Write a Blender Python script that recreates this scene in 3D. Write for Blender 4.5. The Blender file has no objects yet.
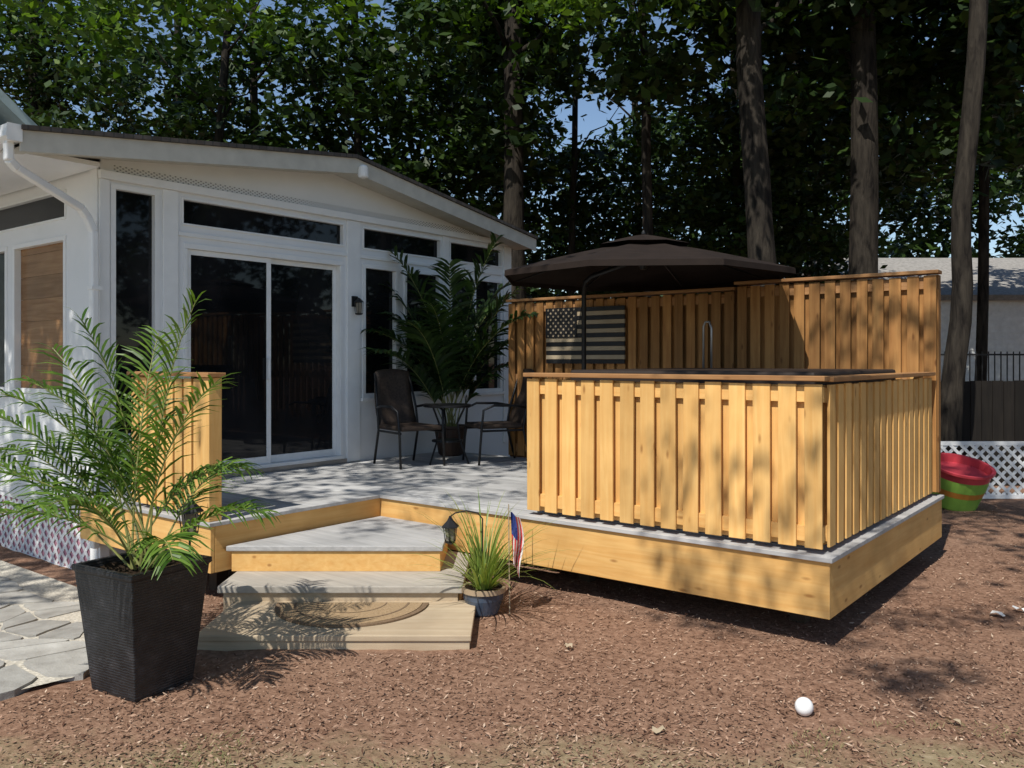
import bpy, math, random
import numpy as np
from mathutils import Vector, Matrix, noise
random.seed(7); RNG = np.random.default_rng(7)
C = bpy.context.scene.collection
R_ = (.786, .618); F_ = (-.618, .786)
def cw(lat, d, z=0.0): return Vector((R_[0]*lat+F_[0]*d, R_[1]*lat+F_[1]*d, z))

# ---------------------------------------------------------------- mesh builder
class MB:
    def __init__(s): s.v=[]; s.f=[]; s.m=[]
    def add(s, vs, fs, m=0):
        b=len(s.v); s.v += [tuple(p) for p in vs]
        for f in fs: s.f.append([b+i for i in f]); s.m.append(m)
    def box(s, x0,x1,y0,y1,z0,z1,m=0):
        s.add([(x0,y0,z0),(x1,y0,z0),(x1,y1,z0),(x0,y1,z0),(x0,y0,z1),(x1,y0,z1),(x1,y1,z1),(x0,y1,z1)],
              [(0,3,2,1),(4,5,6,7),(0,1,5,4),(1,2,6,5),(2,3,7,6),(3,0,4,7)],m)
    def bar(s, p0,p1,w,t,side=None,m=0):
        p0=Vector(p0);p1=Vector(p1);d=(p1-p0).normalized()
        if side is None:
            side=Vector((0,0,1)).cross(d)
            if side.length<1e-4: side=Vector((1,0,0))
        side=(Vector(side)-d*Vector(side).dot(d)).normalized(); n=d.cross(side)
        vs=[]
        for p in (p0,p1):
            for a,b in ((-1,-1),(1,-1),(1,1),(-1,1)): vs.append(p+side*a*w/2+n*b*t/2)
        s.add(vs,[(0,3,2,1),(4,5,6,7),(0,1,5,4),(1,2,6,5),(2,3,7,6),(3,0,4,7)],m)
    def prism(s, poly, z0, z1, m=0):
        n=len(poly); s.add([(x,y,z0) for x,y in poly]+[(x,y,z1) for x,y in poly],
            [tuple(range(n-1,-1,-1)),tuple(range(n,2*n))]+[(i,(i+1)%n,n+(i+1)%n,n+i) for i in range(n)],m)
    def tube(s, pts, r, n=8, m=0):
        pts=[Vector(p) for p in pts]
        if not hasattr(r,'__len__'): r=[r]*len(pts)
        vs=[]; ref=None
        for i,p in enumerate(pts):
            d=(pts[min(i+1,len(pts)-1)]-pts[max(i-1,0)]).normalized()
            if ref is None: ref=Vector((1,0,0)) if abs(d.x)<.8 else Vector((0,1,0))
            a=(ref-d*ref.dot(d)).normalized(); ref=a; b=d.cross(a)
            for k in range(n):
                t=2*math.pi*k/n; vs.append(p+(a*math.cos(t)+b*math.sin(t))*r[i])
        fs=[(i*n+k,i*n+(k+1)%n,(i+1)*n+(k+1)%n,(i+1)*n+k) for i in range(len(pts)-1) for k in range(n)]
        fs+= [tuple(range(n-1,-1,-1)), tuple(range((len(pts)-1)*n,len(pts)*n))]
        s.add(vs,fs,m)
    def lathe(s, prof, c=(0,0,0), n=24, m=0, rot=0):
        vs=[]
        for r,z in prof:
            for k in range(n):
                t=2*math.pi*k/n+rot; vs.append((c[0]+r*math.cos(t),c[1]+r*math.sin(t),c[2]+z))
        fs=[(i*n+k,i*n+(k+1)%n,(i+1)*n+(k+1)%n,(i+1)*n+k) for i in range(len(prof)-1) for k in range(n)]
        fs+= [tuple(range(n-1,-1,-1)), tuple(range((len(prof)-1)*n,len(prof)*n))]
        s.add(vs,fs,m)
    def build(s, name, mat, parent=None, bevel=0, smooth=False, local=False, label=None):
        me=bpy.data.meshes.new(name); me.from_pydata(s.v,[],s.f); me.update()
        for mt in (mat if isinstance(mat,(list,tuple)) else [mat]): me.materials.append(mt)
        if any(s.m): me.polygons.foreach_set('material_index', s.m)
        if smooth: me.polygons.foreach_set('use_smooth',[True]*len(me.polygons))
        o=bpy.data.objects.new(name,me); C.objects.link(o)
        if parent is not None:
            o.parent=parent
            if not local and parent.type=='EMPTY':
                o.matrix_parent_inverse=(Matrix.Translation(parent.location)@Matrix.Rotation(parent.rotation_euler.z,4,'Z')).inverted()
        if bevel:
            b=o.modifiers.new('bevel','BEVEL'); b.width=bevel; b.segments=2; b.limit_method='ANGLE'
        if label: o['label']=label
        return o
def thing(name,label,cat,loc=(0,0,0),rotz=0,group=None):
    o=bpy.data.objects.new(name,None); C.objects.link(o); o.location=loc; o.rotation_euler=(0,0,rotz)
    o.empty_display_size=.1; o['label']=label; o['category']=cat
    if group: o['group']=group
    return o
def tag(o,label,cat,group=None,kind=None):
    o['label']=label; o['category']=cat
    if group: o['group']=group
    if kind: o['kind']=kind
    return o
def dup(root,loc,rotz,label=None):
    r=root.copy(); C.objects.link(r); r.location=loc; r.rotation_euler=(0,0,rotz)
    if label: r['label']=label
    for ch in list(root.children):
        c=ch.copy(); C.objects.link(c); c.parent=r
        for g_ in ch.children:
            d=g_.copy(); C.objects.link(d); d.parent=c
    return r

# ---------------------------------------------------------------- materials
class NT:
    def __init__(s,name):
        s.mat=bpy.data.materials.new(name); s.mat.use_nodes=True; s.t=s.mat.node_tree; s.n=s.t.nodes
        s.b=s.n['Principled BSDF']; s.out=s.n['Material Output']
    def nd(s,ty,**kw):
        x=s.n.new(ty)
        for k,v in kw.items():
            if k.startswith('i_'): x.inputs[k[2:].replace('_',' ')].default_value=v
            else: setattr(x,k,v)
        return x
    def l(s,a,b): s.t.links.new(a,b)
    def coord(s,scale=(1,1,1),kind='Object'):
        c=s.nd('ShaderNodeTexCoord'); m=s.nd('ShaderNodeMapping'); m.inputs['Scale'].default_value=scale
        s.l(c.outputs[kind],m.inputs['Vector']); return m.outputs[0]
    def noise(s,vec,scale,detail=4,rough=.55,dist=0):
        x=s.nd('ShaderNodeTexNoise'); x.inputs['Scale'].default_value=scale; x.inputs['Detail'].default_value=detail
        x.inputs['Roughness'].default_value=rough; x.inputs['Distortion'].default_value=dist
        if vec is not None: s.l(vec,x.inputs['Vector'])
        return x.outputs['Fac']
    def ramp(s,fac,stops):
        r=s.nd('ShaderNodeValToRGB'); e=r.color_ramp.elements
        while len(e)<len(stops): e.new(.5)
        for k,(p,c) in zip(e,stops): k.position=p; k.color=(*c,1) if len(c)==3 else c
        s.l(fac,r.inputs[0]); return r.outputs[0]
    def mix(s,fac,a,b,mode='MIX'):
        m=s.nd('ShaderNodeMix',data_type='RGBA',blend_type=mode)
        for sock,val in ((m.inputs[0],fac),(m.inputs[6],a),(m.inputs[7],b)):
            if isinstance(val,(int,float)): sock.default_value=val
            elif isinstance(val,tuple): sock.default_value=(*val,1) if len(val)==3 else val
            else: s.l(val,sock)
        return m.outputs[2]
    def bump(s,h,strength=.3,dist=.01):
        b=s.nd('ShaderNodeBump'); b.inputs['Strength'].default_value=strength; b.inputs['Distance'].default_value=dist
        s.l(h,b.inputs['Height']); s.l(b.outputs[0],s.b.inputs['Normal'])
    def island(s,lo,hi):
        g=s.nd('ShaderNodeNewGeometry'); m=s.nd('ShaderNodeMapRange'); m.inputs['To Min'].default_value=lo; m.inputs['To Max'].default_value=hi
        s.l(g.outputs['Random Per Island'],m.inputs['Value']); return m.outputs[0]
    def fin(s,col,rough=.6,spec=.4,metal=0):
        if isinstance(col,tuple): s.b.inputs['Base Color'].default_value=(*col,1)
        else: s.l(col,s.b.inputs['Base Color'])
        if isinstance(rough,(int,float)): s.b.inputs['Roughness'].default_value=rough
        else: s.l(rough,s.b.inputs['Roughness'])
        s.b.inputs['Specular IOR Level'].default_value=spec; s.b.inputs['Metallic'].default_value=metal
        return s.mat
def wood(name,c1,c2,axis,lo=.75,hi=1.12,rough=.65,knots=True):
    n=NT(name); sc=[26,26,26]; sc[axis]=1.6; v=n.coord(tuple(sc)); v1=n.coord()
    g=n.noise(v,1,6,.6,.6); col=n.ramp(g,[(.3,c1),(.7,c2)])
    big=n.noise(v1,3.0,3); col=n.mix(n.ramp(big,[(.35,(.0,)*3),(.75,(.4,)*3)]),col,tuple(x*.62 for x in c1))
    if knots:
        ks=[9,9,9]; ks[axis]=3.2; vo=n.nd('ShaderNodeTexVoronoi'); vo.inputs['Scale'].default_value=1; n.l(n.coord(tuple(ks)),vo.inputs['Vector'])
        col=n.mix(n.ramp(vo.outputs['Distance'],[(.05,(.7,)*3),(.13,(0,)*3)]),col,(c1[0]*.4,c1[1]*.3,c1[2]*.25))
    iv=n.island(lo,hi); cb=n.nd('ShaderNodeCombineColor'); [n.l(iv,cb.inputs[i]) for i in range(3)]
    col=n.mix(1.0,col,cb.outputs[0],'MULTIPLY'); n.bump(g,.25,.004); return n.fin(col,rough,.25)
def plain(name,c,rough=.5,spec=.4,metal=0,var=.12,scale=6,bump=0,bscale=60):
    n=NT(name); v=n.coord(); f=n.noise(v,scale,4)
    col=n.ramp(f,[(.3,tuple(x*(1-var) for x in c)),(.7,tuple(min(1,x*(1+var)) for x in c))])
    if bump: n.bump(n.noise(v,bscale,3),bump,.004)
    return n.fin(col,rough,spec,metal)
def leafmat(name,c1,c2,trans=.35,rough=.5):
    n=NT(name); iv=n.island(0,1); col=n.ramp(iv,[(0,c1),(1,c2)])
    n.fin(col,rough,.3); t=n.nd('ShaderNodeBsdfTranslucent'); n.l(n.mix(1.0,col,(1.1,1.25,.5),'MULTIPLY'),t.inputs[0])
    m=n.nd('ShaderNodeMixShader'); m.inputs[0].default_value=trans; n.l(n.b.outputs[0],m.inputs[1]); n.l(t.outputs[0],m.inputs[2]); n.l(m.outputs[0],n.out.inputs[0])
    return n.mat
M={}
ca,cb_=(.78,.42,.13),(.92,.58,.22)
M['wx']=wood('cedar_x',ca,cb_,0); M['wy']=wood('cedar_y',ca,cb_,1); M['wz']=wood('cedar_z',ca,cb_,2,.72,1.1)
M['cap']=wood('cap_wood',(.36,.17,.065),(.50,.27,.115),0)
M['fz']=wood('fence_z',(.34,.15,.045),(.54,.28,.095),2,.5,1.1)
M['gray']=wood('gray_boards',(.38,.375,.37),(.56,.55,.54),0,.8,1.1,.7,False)
M['tan']=wood('tan_tread',(.45,.34,.225),(.58,.47,.33),0,.9,1.08,.75,False)
M['gtan']=wood('grey_tan_tread',(.38,.345,.30),(.52,.475,.41),0,.85,1.1,.75,False)
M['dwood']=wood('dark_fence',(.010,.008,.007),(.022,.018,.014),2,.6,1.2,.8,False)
M['blind']=wood('wooden_blind',(.22,.10,.035),(.36,.20,.09),0,.75,1.1,.15,False)  # glossy wood tone standing in for the orange reflection in the left window
M['under']=plain('under_deck',(.06,.04,.025),.9)
def whitep():
    n=NT('white_vinyl'); v=n.coord(); f=n.noise(v,1.3,5,.6); col=n.ramp(f,[(.3,(.77,.78,.78)),(.7,(.85,.85,.85))])
    return n.fin(col,.42,.35)
M['white']=whitep(); M['white2']=plain('white_trim',(.84,.84,.83),.4,.4,0,.04)
M['fascia']=plain('fascia_offwhite',(.56,.54,.48),.5,.3,0,.1)
def glass():
    n=NT('dark_glass'); v=n.coord((1,1,.6)); f=n.noise(v,1.2,4); col=n.ramp(f,[(.4,(.004,.005,.006)),(.75,(.02,.02,.022))])
    return n.fin(col,.03,.32)
M['glass']=glass()
M['black']=plain('black_metal',(.012,.012,.013),.45,.4,0,.2)
M['steel']=plain('tube_steel',(.35,.34,.33),.35,.5,.7)
def shingle():
    n=NT('shingles'); v=n.coord((1,1,1)); b=n.nd('ShaderNodeTexBrick'); n.l(v,b.inputs['Vector']); b.inputs['Scale'].default_value=3
    b.inputs['Color1'].default_value=(.07,.06,.055,1); b.inputs['Color2'].default_value=(.10,.09,.085,1); b.inputs['Mortar'].default_value=(.05,.05,.05,1)
    return n.fin(b.outputs[0],.9,.2)
M['shingle']=shingle()
def ventm():
    n=NT('vent_strip_white'); c=n.nd('ShaderNodeTexCoord'); sx=n.nd('ShaderNodeSeparateXYZ'); n.l(c.outputs['Object'],sx.inputs[0]); o=[]
    for i,fr in ((1,120),(2,210)):
        a=n.nd('ShaderNodeMath',operation='MULTIPLY'); a.inputs[1].default_value=fr; n.l(sx.outputs[i],a.inputs[0])
        b=n.nd('ShaderNodeMath',operation='SINE'); n.l(a.outputs[0],b.inputs[0]); o.append(b)
    m=n.nd('ShaderNodeMath',operation='MULTIPLY'); n.l(o[0].outputs[0],m.inputs[0]); n.l(o[1].outputs[0],m.inputs[1])
    return n.fin(n.ramp(m.outputs[0],[(.3,(.78,.78,.77)),(.55,(.22,.22,.22))]),.5,.3)
M['vent']=ventm()
def planter_mat():
    n=NT('black_planter'); v=n.coord((1,1,1)); w=n.nd('ShaderNodeTexWave'); w.inputs['Scale'].default_value=22; w.inputs['Distortion'].default_value=2.5; w.bands_direction='Z'
    n.l(v,w.inputs[0]); f=n.noise(v,38,5,.7); n.bump(n.mix(.8,w.outputs[0],f),.7,.01); return n.fin(n.ramp(n.noise(v,9,6,.75),[(.3,(.008,.009,.011)),(.55,(.020,.021,.024)),(.72,(.05,.05,.055))]),.42,.4)
M['planter']=planter_mat(); M['soil']=plain('potting_soil',(.03,.02,.013),.95,.1,0,.4,40,.8)
M['palm']=leafmat('palm_leaf',(.045,.105,.014),(.16,.26,.04),.3,.4)
M['palmd']=leafmat('palm_leaf_dark',(.012,.03,.008),(.045,.085,.02),.2,.45)  # leaf colour darkened for the shade the patio palm stands in
M['stem']=plain('palm_stem',(.22,.23,.07),.5)
M['spike']=leafmat('spike_leaf',(.12,.20,.035),(.34,.38,.10),.3,.4)
M['leafA']=leafmat('tree_leaf',(.008,.022,.004),(.040,.075,.011),.22)  # leaf colour darkened to imitate shade in the background foliage
M['leafB']=leafmat('tree_leaf_bright',(.035,.085,.010),(.15,.24,.03),.38)  # lighter copy of the leaf, sunlight put into its colour
def bark():
    n=NT('bark'); v=n.coord((9,9,1.6)); f=n.noise(v,1.4,7,.65,.5); col=n.ramp(f,[(.35,(.010,.008,.007)),(.7,(.058,.048,.037))]); n.bump(f,.9,.03); return n.fin(col,.9,.15)
M['bark']=bark()  # trunk colour darkened to imitate the shade under the crowns
def ground_mat():
    n=NT('mulch_ground'); v=n.coord(); a=n.noise(v,22,8,.7); b=n.noise(v,75,4,.7); c=n.noise(v,1.1,4)
    col=n.ramp(a,[(.3,(.10,.052,.032)),(.52,(.25,.145,.097)),(.75,(.42,.27,.19))])
    col=n.mix(n.ramp(c,[(.4,(0,)*3),(.7,(.45,)*3)]),col,(.33,.205,.14))
    sx=n.nd('ShaderNodeSeparateXYZ'); tc=n.nd('ShaderNodeTexCoord'); n.l(tc.outputs['Object'],sx.inputs[0])
    m1=n.nd('ShaderNodeMath',operation='MULTIPLY'); m1.inputs[1].default_value=-.618; n.l(sx.outputs[0],m1.inputs[0])
    m2=n.nd('ShaderNodeMath',operation='MULTIPLY_ADD'); m2.inputs[1].default_value=.786; n.l(sx.outputs[1],m2.inputs[0]); n.l(m1.outputs[0],m2.inputs[2])
    m3=n.nd('ShaderNodeMath',operation='MULTIPLY_ADD'); m3.inputs[1].default_value=1.5; n.l(n.noise(v,1.8,6,.7),m3.inputs[0]); n.l(m2.outputs[0],m3.inputs[2])
    mr=n.nd('ShaderNodeMapRange'); mr.inputs['From Min'].default_value=4.2; mr.inputs['From Max'].default_value=4.6; mr.inputs['To Min'].default_value=.75; mr.inputs['To Max'].default_value=0; n.l(m3.outputs[0],mr.inputs[0])
    turf=n.ramp(n.noise(v,16,6,.7),[(.3,(.16,.135,.07)),(.55,(.31,.26,.155)),(.75,(.44,.37,.25))])
    col=n.mix(mr.outputs[0],col,turf); n.bump(n.mix(.5,a,b),.8,.02); return n.fin(col,.95,.1)
M['ground']=ground_mat()
def islm(name,stops,rough=.9):
    n=NT(name); col=n.ramp(n.island(0,1),stops); return n.fin(col,rough,.15)
M['chip']=islm('mulch_chip',[(0,(.08,.038,.024)),(.5,(.25,.145,.097)),(.9,(.41,.265,.185)),(1,(.56,.43,.32))])
M['grass']=leafmat('dry_grass',(.12,.16,.045),(.36,.32,.16),.2)
def stone():
    n=NT('flagstone'); v=n.coord(); f=n.noise(v,5,7,.65); col=n.ramp(f,[(.3,(.30,.285,.26)),(.7,(.48,.465,.43))]); iv=n.island(.75,1.12); cb=n.nd('ShaderNodeCombineColor'); [n.l(iv,cb.inputs[i]) for i in range(3)]
    n.bump(f,.6,.03); return n.fin(n.mix(1.0,col,cb.outputs[0],'MULTIPLY'),.85,.2)
M['stone']=stone(); M['sand']=plain('joint_sand',(.50,.46,.39),.95,.1,0,.35,55,.9,70)
M['brown']=plain('umbrella_fabric',(.020,.013,.010),.8,.2,0,.2)
M['cover']=plain('tub_cover_vinyl',(.03,.02,.015),.6,.3)
M['tubshell']=plain('tub_cabinet',(.12,.09,.07),.6)
def doormat(nm,a,b_):
    n=NT(nm); v=n.coord(); f=n.noise(v,60,4,.7); col=n.ramp(f,[(.3,a),(.7,b_)]); n.bump(f,.8,.005); return n.fin(col,.95,.1)
M['mat']=doormat('doormat_fibre',(.27,.18,.10),(.42,.30,.18)); M['matd']=doormat('doormat_dark',(.15,.10,.06),(.25,.17,.11))
M['red']=plain('red',(.5,.03,.03),.5); M['blue']=plain('blue',(.03,.05,.22),.6); M['wcloth']=plain('white_cloth',(.75,.73,.7),.7)
M['green']=plain('lime_plastic',(.26,.48,.08),.35); M['yellow']=plain('orange_plastic',(.65,.27,.05),.35); M['orange']=plain('pink_red_plastic',(.62,.07,.09),.35)
M['pot']=plain('glazed_pot',(.055,.075,.11),.2,.5,0,.5,9); M['rimtan']=plain('tan_pot_rim',(.36,.27,.18),.5)
M['ptan']=plain('tan_paint',(.38,.30,.20),.7)
M['wicker']=plain('sling_fabric',(.05,.035,.026),.6,.3,0,.35,40,.6,120)
M['lampglass']=plain('lamp_glass',(.22,.20,.16),.15)
M['sidingg']=plain('pale_green_siding',(.50,.58,.56),.6)
M['roofgray']=plain('roof_gray',(.28,.265,.245),.9,.2,0,.25,12)
M['terracotta']=plain('dark_pot',(.05,.03,.022),.6)

# ---------------------------------------------------------------- ground
def g(x,y):
    t=min(1,max(0,(-5-x)/2.0)); return -.2*t*t*(3-2*t)
def ground():
    xs=[-300,-150,-80,-40,-25,-17,-12]+list(np.arange(-9.5,4.01,.06))+[5,7,10,15,25,50,100,300]
    ys=[-300,-100,-40,-15,-6,-3,-1]+list(np.arange(0,9.5,.06))+[10.2,12,15,20,30,50,100,300]
    vs=[]
    for y in ys:
        for x in xs:
            z=g(x,y)
            if -9.5<=x<=4 and 0<=y<=9.5:
                z+=.012*noise.noise(Vector((x*3,y*3,0)))+.006*noise.noise(Vector((x*14,y*14,3)))
            vs.append((x,y,z))
    nx=len(xs); fs=[(j*nx+i,j*nx+i+1,(j+1)*nx+i+1,(j+1)*nx+i) for j in range(len(ys)-1) for i in range(nx-1)]
    m=MB(); m.v=vs; m.f=fs; m.m=[0]*len(fs); o=m.build('ground',M['ground'],smooth=True); o['kind']='structure'
ground()
def patio_edge(y):
    if y<2.2: return -4.52+.05*math.sin(y*3)
    return -4.52-(y-2.2)*2.0
m=MB(); ys=np.arange(-1.5,3.36,.12)
for j in range(len(ys)-1):
    y0,y1=ys[j],ys[j+1]; xa=np.linspace(-11,patio_edge(y0)-.08,30); xb=np.linspace(-11,patio_edge(y1)-.08,30)
    for i in range(29):
        q=[(xa[i],y0),(xa[i+1],y0),(xb[i+1],y1),(xb[i],y1)]
        m.add([(x,y,g(x,y)+.024) for x,y in q],[(0,1,2,3)])
o=m.build('path_bed',M['sand'],smooth=True); o['kind']='structure'
m=MB(); W,H=.42,.36; ni,nj=18,15; P={}
for j in range(nj+1):
    for i in range(ni+1):
        P[i,j]=(-11.3+i*W+(.4*W if j%2 else 0)+random.uniform(-.15,.15),-1.6+j*H+random.uniform(-.13,.13))
for j in range(nj):
    for i in range(ni):
        q=[P[i,j],P[i+1,j],P[i+1,j+1],P[i,j+1]]; cx=sum(p[0] for p in q)/4; cy=sum(p[1] for p in q)/4
        if cx>patio_edge(cy)-.12 or cy>3.15: continue
        poly=[]
        for a in range(4):
            p,p2=q[a],q[(a+1)%4]
            for t in (.10,.35,.65,.90):
                x=p[0]+(p2[0]-p[0])*t; y=p[1]+(p2[1]-p[1])*t
                k=.91+random.uniform(-.04,.04); X_=cx+(x-cx)*k; Y_=min(cy+(y-cy)*k,3.45); poly.append((min(X_,patio_edge(Y_)-.06),Y_))
        n=len(poly); zz=random.uniform(.031,.04)
        m.add([(x,y,g(x,y)) for x,y in poly]+[(x,y,g(x,y)+zz) for x,y in poly],[tuple(range(n,2*n))]+[(a,(a+1)%n,n+(a+1)%n,n+a) for a in range(n)])
o=m.build('path',M['stone'],bevel=.005); o['kind']='structure'

def quads(name,cen,A,B,mat):
    n=len(cen); V=np.stack([cen-A,cen+B,cen+A,cen-B],1).reshape(-1,3); Fc=np.arange(4*n).reshape(-1,4)
    me=bpy.data.meshes.new(name); me.from_pydata(V.tolist(),[],Fc.tolist()); me.materials.append(mat); return me
N=60000; d=3.2+6.8*RNG.random(N)**1.5; lat=(RNG.random(N)*2-1)*.66*d
X=R_[0]*lat+F_[0]*d; Y=R_[1]*lat+F_[1]*d
ok=np.array([not (x<patio_edge(y)+.0 and y<3.6) and x>-7.3 and not (-1.90<l<-.20 and 4.92<dd<5.75) for x,y,l,dd in zip(X,Y,lat,d)])
ok&=~((d+.5*np.sin(lat*3.1)<3.6)&(RNG.random(N)<.5))
X,Y=X[ok],Y[ok]; n=len(X); Z=np.array([g(x,y) for x,y in zip(X,Y)])+RNG.random(n)*.014+.003
an=RNG.random(n)*6.283; ln=(.006+RNG.random(n)**3*.020); ti=(RNG.random(n)-.5)*.9
A=np.stack([np.cos(an),np.sin(an),ti],1)*ln[:,None]; B=np.stack([-np.sin(an),np.cos(an),(RNG.random(n)-.5)],1)*(.0025+RNG.random(n)*.004)[:,None]
me=quads('mulch',np.stack([X,Y,Z],1),A,B,M['chip']); o=bpy.data.objects.new('mulch',me); C.objects.link(o); tag(o,'loose reddish brown wood mulch chips covering the bare ground','mulch',kind='stuff')
N=9000; d=3.3+.65*RNG.random(N)**1.6; lat=(RNG.random(N)*2-1)*2.6
k=np.array([noise.noise(Vector((l*1.9,dd*1.9,9))) for l,dd in zip(lat,d)])+.3*(np.abs(lat-.2)/2.4)**1.5-.12>(d-3.2)*.7; lat,d=lat[k],d[k]; n=len(d)
base=np.stack([R_[0]*lat+F_[0]*d,R_[1]*lat+F_[1]*d,np.zeros(n)+.008],1); h=.010+RNG.random(n)*.018; an=RNG.random(n)*6.28
A=np.stack([np.cos(an)*h*.9,np.sin(an)*h*.9,h*.45],1); B=np.stack([-np.sin(an),np.cos(an),0*an],1)*.0014
me=quads('grass',base+A,A,B,M['grass']); o=bpy.data.objects.new('grass',me); C.objects.link(o); tag(o,'short thin dry grass at the front edge of the mulch','grass',kind='stuff')

# ---------------------------------------------------------------- sunroom
WX=-7.35; WY=3.58; WE=9.3
sun=thing('sunroom','white sunroom with low gable roof, sliding glass doors and transom windows','house',(WX,WY,0))
def wall(u0,u1,z0,z1,holes,mk):
    us=sorted({u0,u1}|{h[0] for h in holes}|{h[1] for h in holes}); zs=sorted({z0,z1}|{h[2] for h in holes}|{h[3] for h in holes})
    for a,b in zip(us,us[1:]):
        for c,d_ in zip(zs,zs[1:]):
            mu,mz=(a+b)/2,(c+d_)/2
            if any(h[0]<mu<h[1] and h[2]<mz<h[3] for h in holes): continue
            mk(a,b,c,d_)
GH=[(3.67,4.12,1.00,3.245,'w'),(4.36,6.29,.60,2.80,'d'),(4.34,6.31,2.965,3.225,'t'),(6.58,7.14,1.27,2.80,'w'),(7.24,7.89,1.27,2.80,'w'),(6.58,7.89,2.965,3.225,'t'),(8.05,9.12,1.27,2.80,'w'),(8.05,9.12,2.965,3.225,'t')]
m=MB(); wall(WY,WE,-.15,3.3,GH,lambda a,b,c,d_: m.box(WX-.14,WX,a,b,c,d_))
zr=lambda y: 3.50+(y-2.79)*(3.91-3.50)/(6.16-2.79) if y<6.16 else 3.91-(y-6.16)*(3.91-3.40)/(9.42-6.16)
pts=[(WY,3.3),(WE,3.3),(WE,zr(WE)-.02),(6.16,3.88),(WY,zr(WY)-.02)]
m.add([(WX,y,z) for y,z in pts]+[(WX-.14,y,z) for y,z in pts],[(0,1,2,3,4),(9,8,7,6,5)])
gw=m.build('wall',M['white'],sun)
LH=[(-9.12,-7.98,1.38,2.84,'b'),(-10.5,-9.26,1.38,2.84,'w'),(-10.5,-7.98,2.99,3.26,'t')]
m=MB(); wall(-13,WX-.14,.376,3.5,LH,lambda a,b,c,d_: m.box(a,b,WY,WY+.14,c,d_)); m.build('wall',M['white'],sun)
m=MB(); m.box(-13,-12.86,WY+.14,WE,-.2,3.4); m.box(-13,WX-.14,WE-.14,WE,-.2,3.4); m.build('wall',M['white'],sun)
def win(kind,plane,a,b,c,d_):
    fr=MB(); w=.045 if kind!='t' else .02
    def bx(mm,u0,u1,z0,z1,dep0,dep1):
        if plane=='x': mm.box(WX-dep1,WX-dep0,u0,u1,z0,z1)
        else: mm.box(u0,u1,WY+dep0,WY+dep1,z0,z1)
    if kind=='d':
        mid=(a+b)/2
        bx(fr,a,b,d_-.05,d_,-.012,.10); bx(fr,a,b,c,c+.035,-.03,.10); bx(fr,a,a+.04,c+.035,d_-.05,-.012,.10); bx(fr,b-.04,b,c+.035,d_-.05,-.012,.10)
        root=fr.build('door_frame',M['white2'],sun,bevel=.004)
        for (p,q,dp) in ((a+.042,mid+.03,.02),(mid-.02,b-.042,.055)):
            s=MB(); z0,z1=c+.037,d_-.052; w=.05
            bx(s,p,p+w,z0,z1,dp,dp+.03); bx(s,q-w,q,z0,z1,dp,dp+.03); bx(s,p+w,q-w,z1-w,z1,dp,dp+.03); bx(s,p+w,q-w,z0,z0+.075,dp,dp+.03)
            dd=s.build('sliding_door',M['white2'],sun,bevel=.003)
            g_=MB(); bx(g_,p+w,q-w,z0+.075,z1-w,dp+.012,dp+.018); g_.build('glass_pane',M['glass'],dd)
        h=MB(); h.box(WX-.018,WX+.02,mid-.03,mid-.005,1.5,1.72); h.build('door_handle',M['white2'],root,bevel=.004)
        return
    f0=-.012
    bx(fr,a,b,d_-w,d_,f0,.09); bx(fr,a,b,c,c+w,f0,.09); bx(fr,a,a+w,c+w,d_-w,f0,.09); bx(fr,b-w,b,c+w,d_-w,f0,.09)
    if kind=='w' and b-a>.9: bx(fr,(a+b)/2-.02,(a+b)/2+.02,c+w,d_-w,.02,.06)
    if kind=='w':bx(fr,a-.03,b+.03,c-.04,c,-.04,.05)
    wo=fr.build('transom_window' if kind=='t' else 'window',M['white2'],sun,bevel=.003)
    if kind=='b':
        g_=MB(); z=c+w+.001
        while z<d_-w-.02: bx(g_,a+w+.003,b-w-.003,z,min(z+.215,d_-w),.05,.058); z+=.217
        g_.build('wooden_blind',M['blind'],wo)  # boards in front of the pane imitate what the glass reflects
        g_=MB(); bx(g_,a+w,b-w,c+w,d_-w,.07,.08); g_.build('glass_pane',M['glass'],wo); return
    g_=MB(); bx(g_,a+w,b-w,c+w,d_-w,.045,.05); g_.build('glass_pane',M['glass'],wo)
for h in GH: win(h[4],'x',*h[:4])
for h in LH: win(h[4],'y',*h[:4])
for y0,y1 in ((WY-.012,WY+.075),(4.15,4.30),(6.34,6.53),(7.92,8.02),(9.14,WE+.01)):
    m=MB(); m.box(WX,WX+.022,y0,y1,-.15 if y0<4 else .56,3.27); m.build('corner_trim' if y0<4 else 'post_trim',M['white2'],sun,bevel=.004)
m=MB(); m.box(WX-.14,WX-.012,WY-.022,WY,-.15,3.4); m.build('corner_trim',M['white2'],sun,bevel=.004)
m=MB(); m.box(WX,WX+.05,WY-.02,WE,3.272,3.345); m.build('beam_trim',M['white2'],sun,bevel=.006)
m=MB(); m.box(WX,WX+.018,4.303,9.1,2.86,2.90); m.build('beam_trim',M['white2'],sun,bevel=.004)
m=MB(); m.box(WX,WX+.018,4.3,6.34,.553,.598); m.build('threshold',M['steel'],sun)
m=MB(); m.box(WX,WX+.004,3.7,9.1,3.355,3.41); m.build('vent_strip',M['vent'],sun)
RX0,RX1=-13.2,-6.98
prof=[(2.79,3.50),(6.16,3.91),(9.42,3.40)]
m=MB(); top=[(y,z) for y,z in prof]; bot=[(y,z-.035) for y,z in prof][::-1]; pl=top+bot
m.add([(RX1+.03,y,z) for y,z in pl]+[(RX0,y,z) for y,z in pl],[(5,4,3,2,1,0),(6,7,8,9,10,11)]+[(i,(i+1)%6,6+(i+1)%6,6+i) for i in range(6)])
rf=m.build('roof',M['shingle'],sun)
m=MB()
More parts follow.
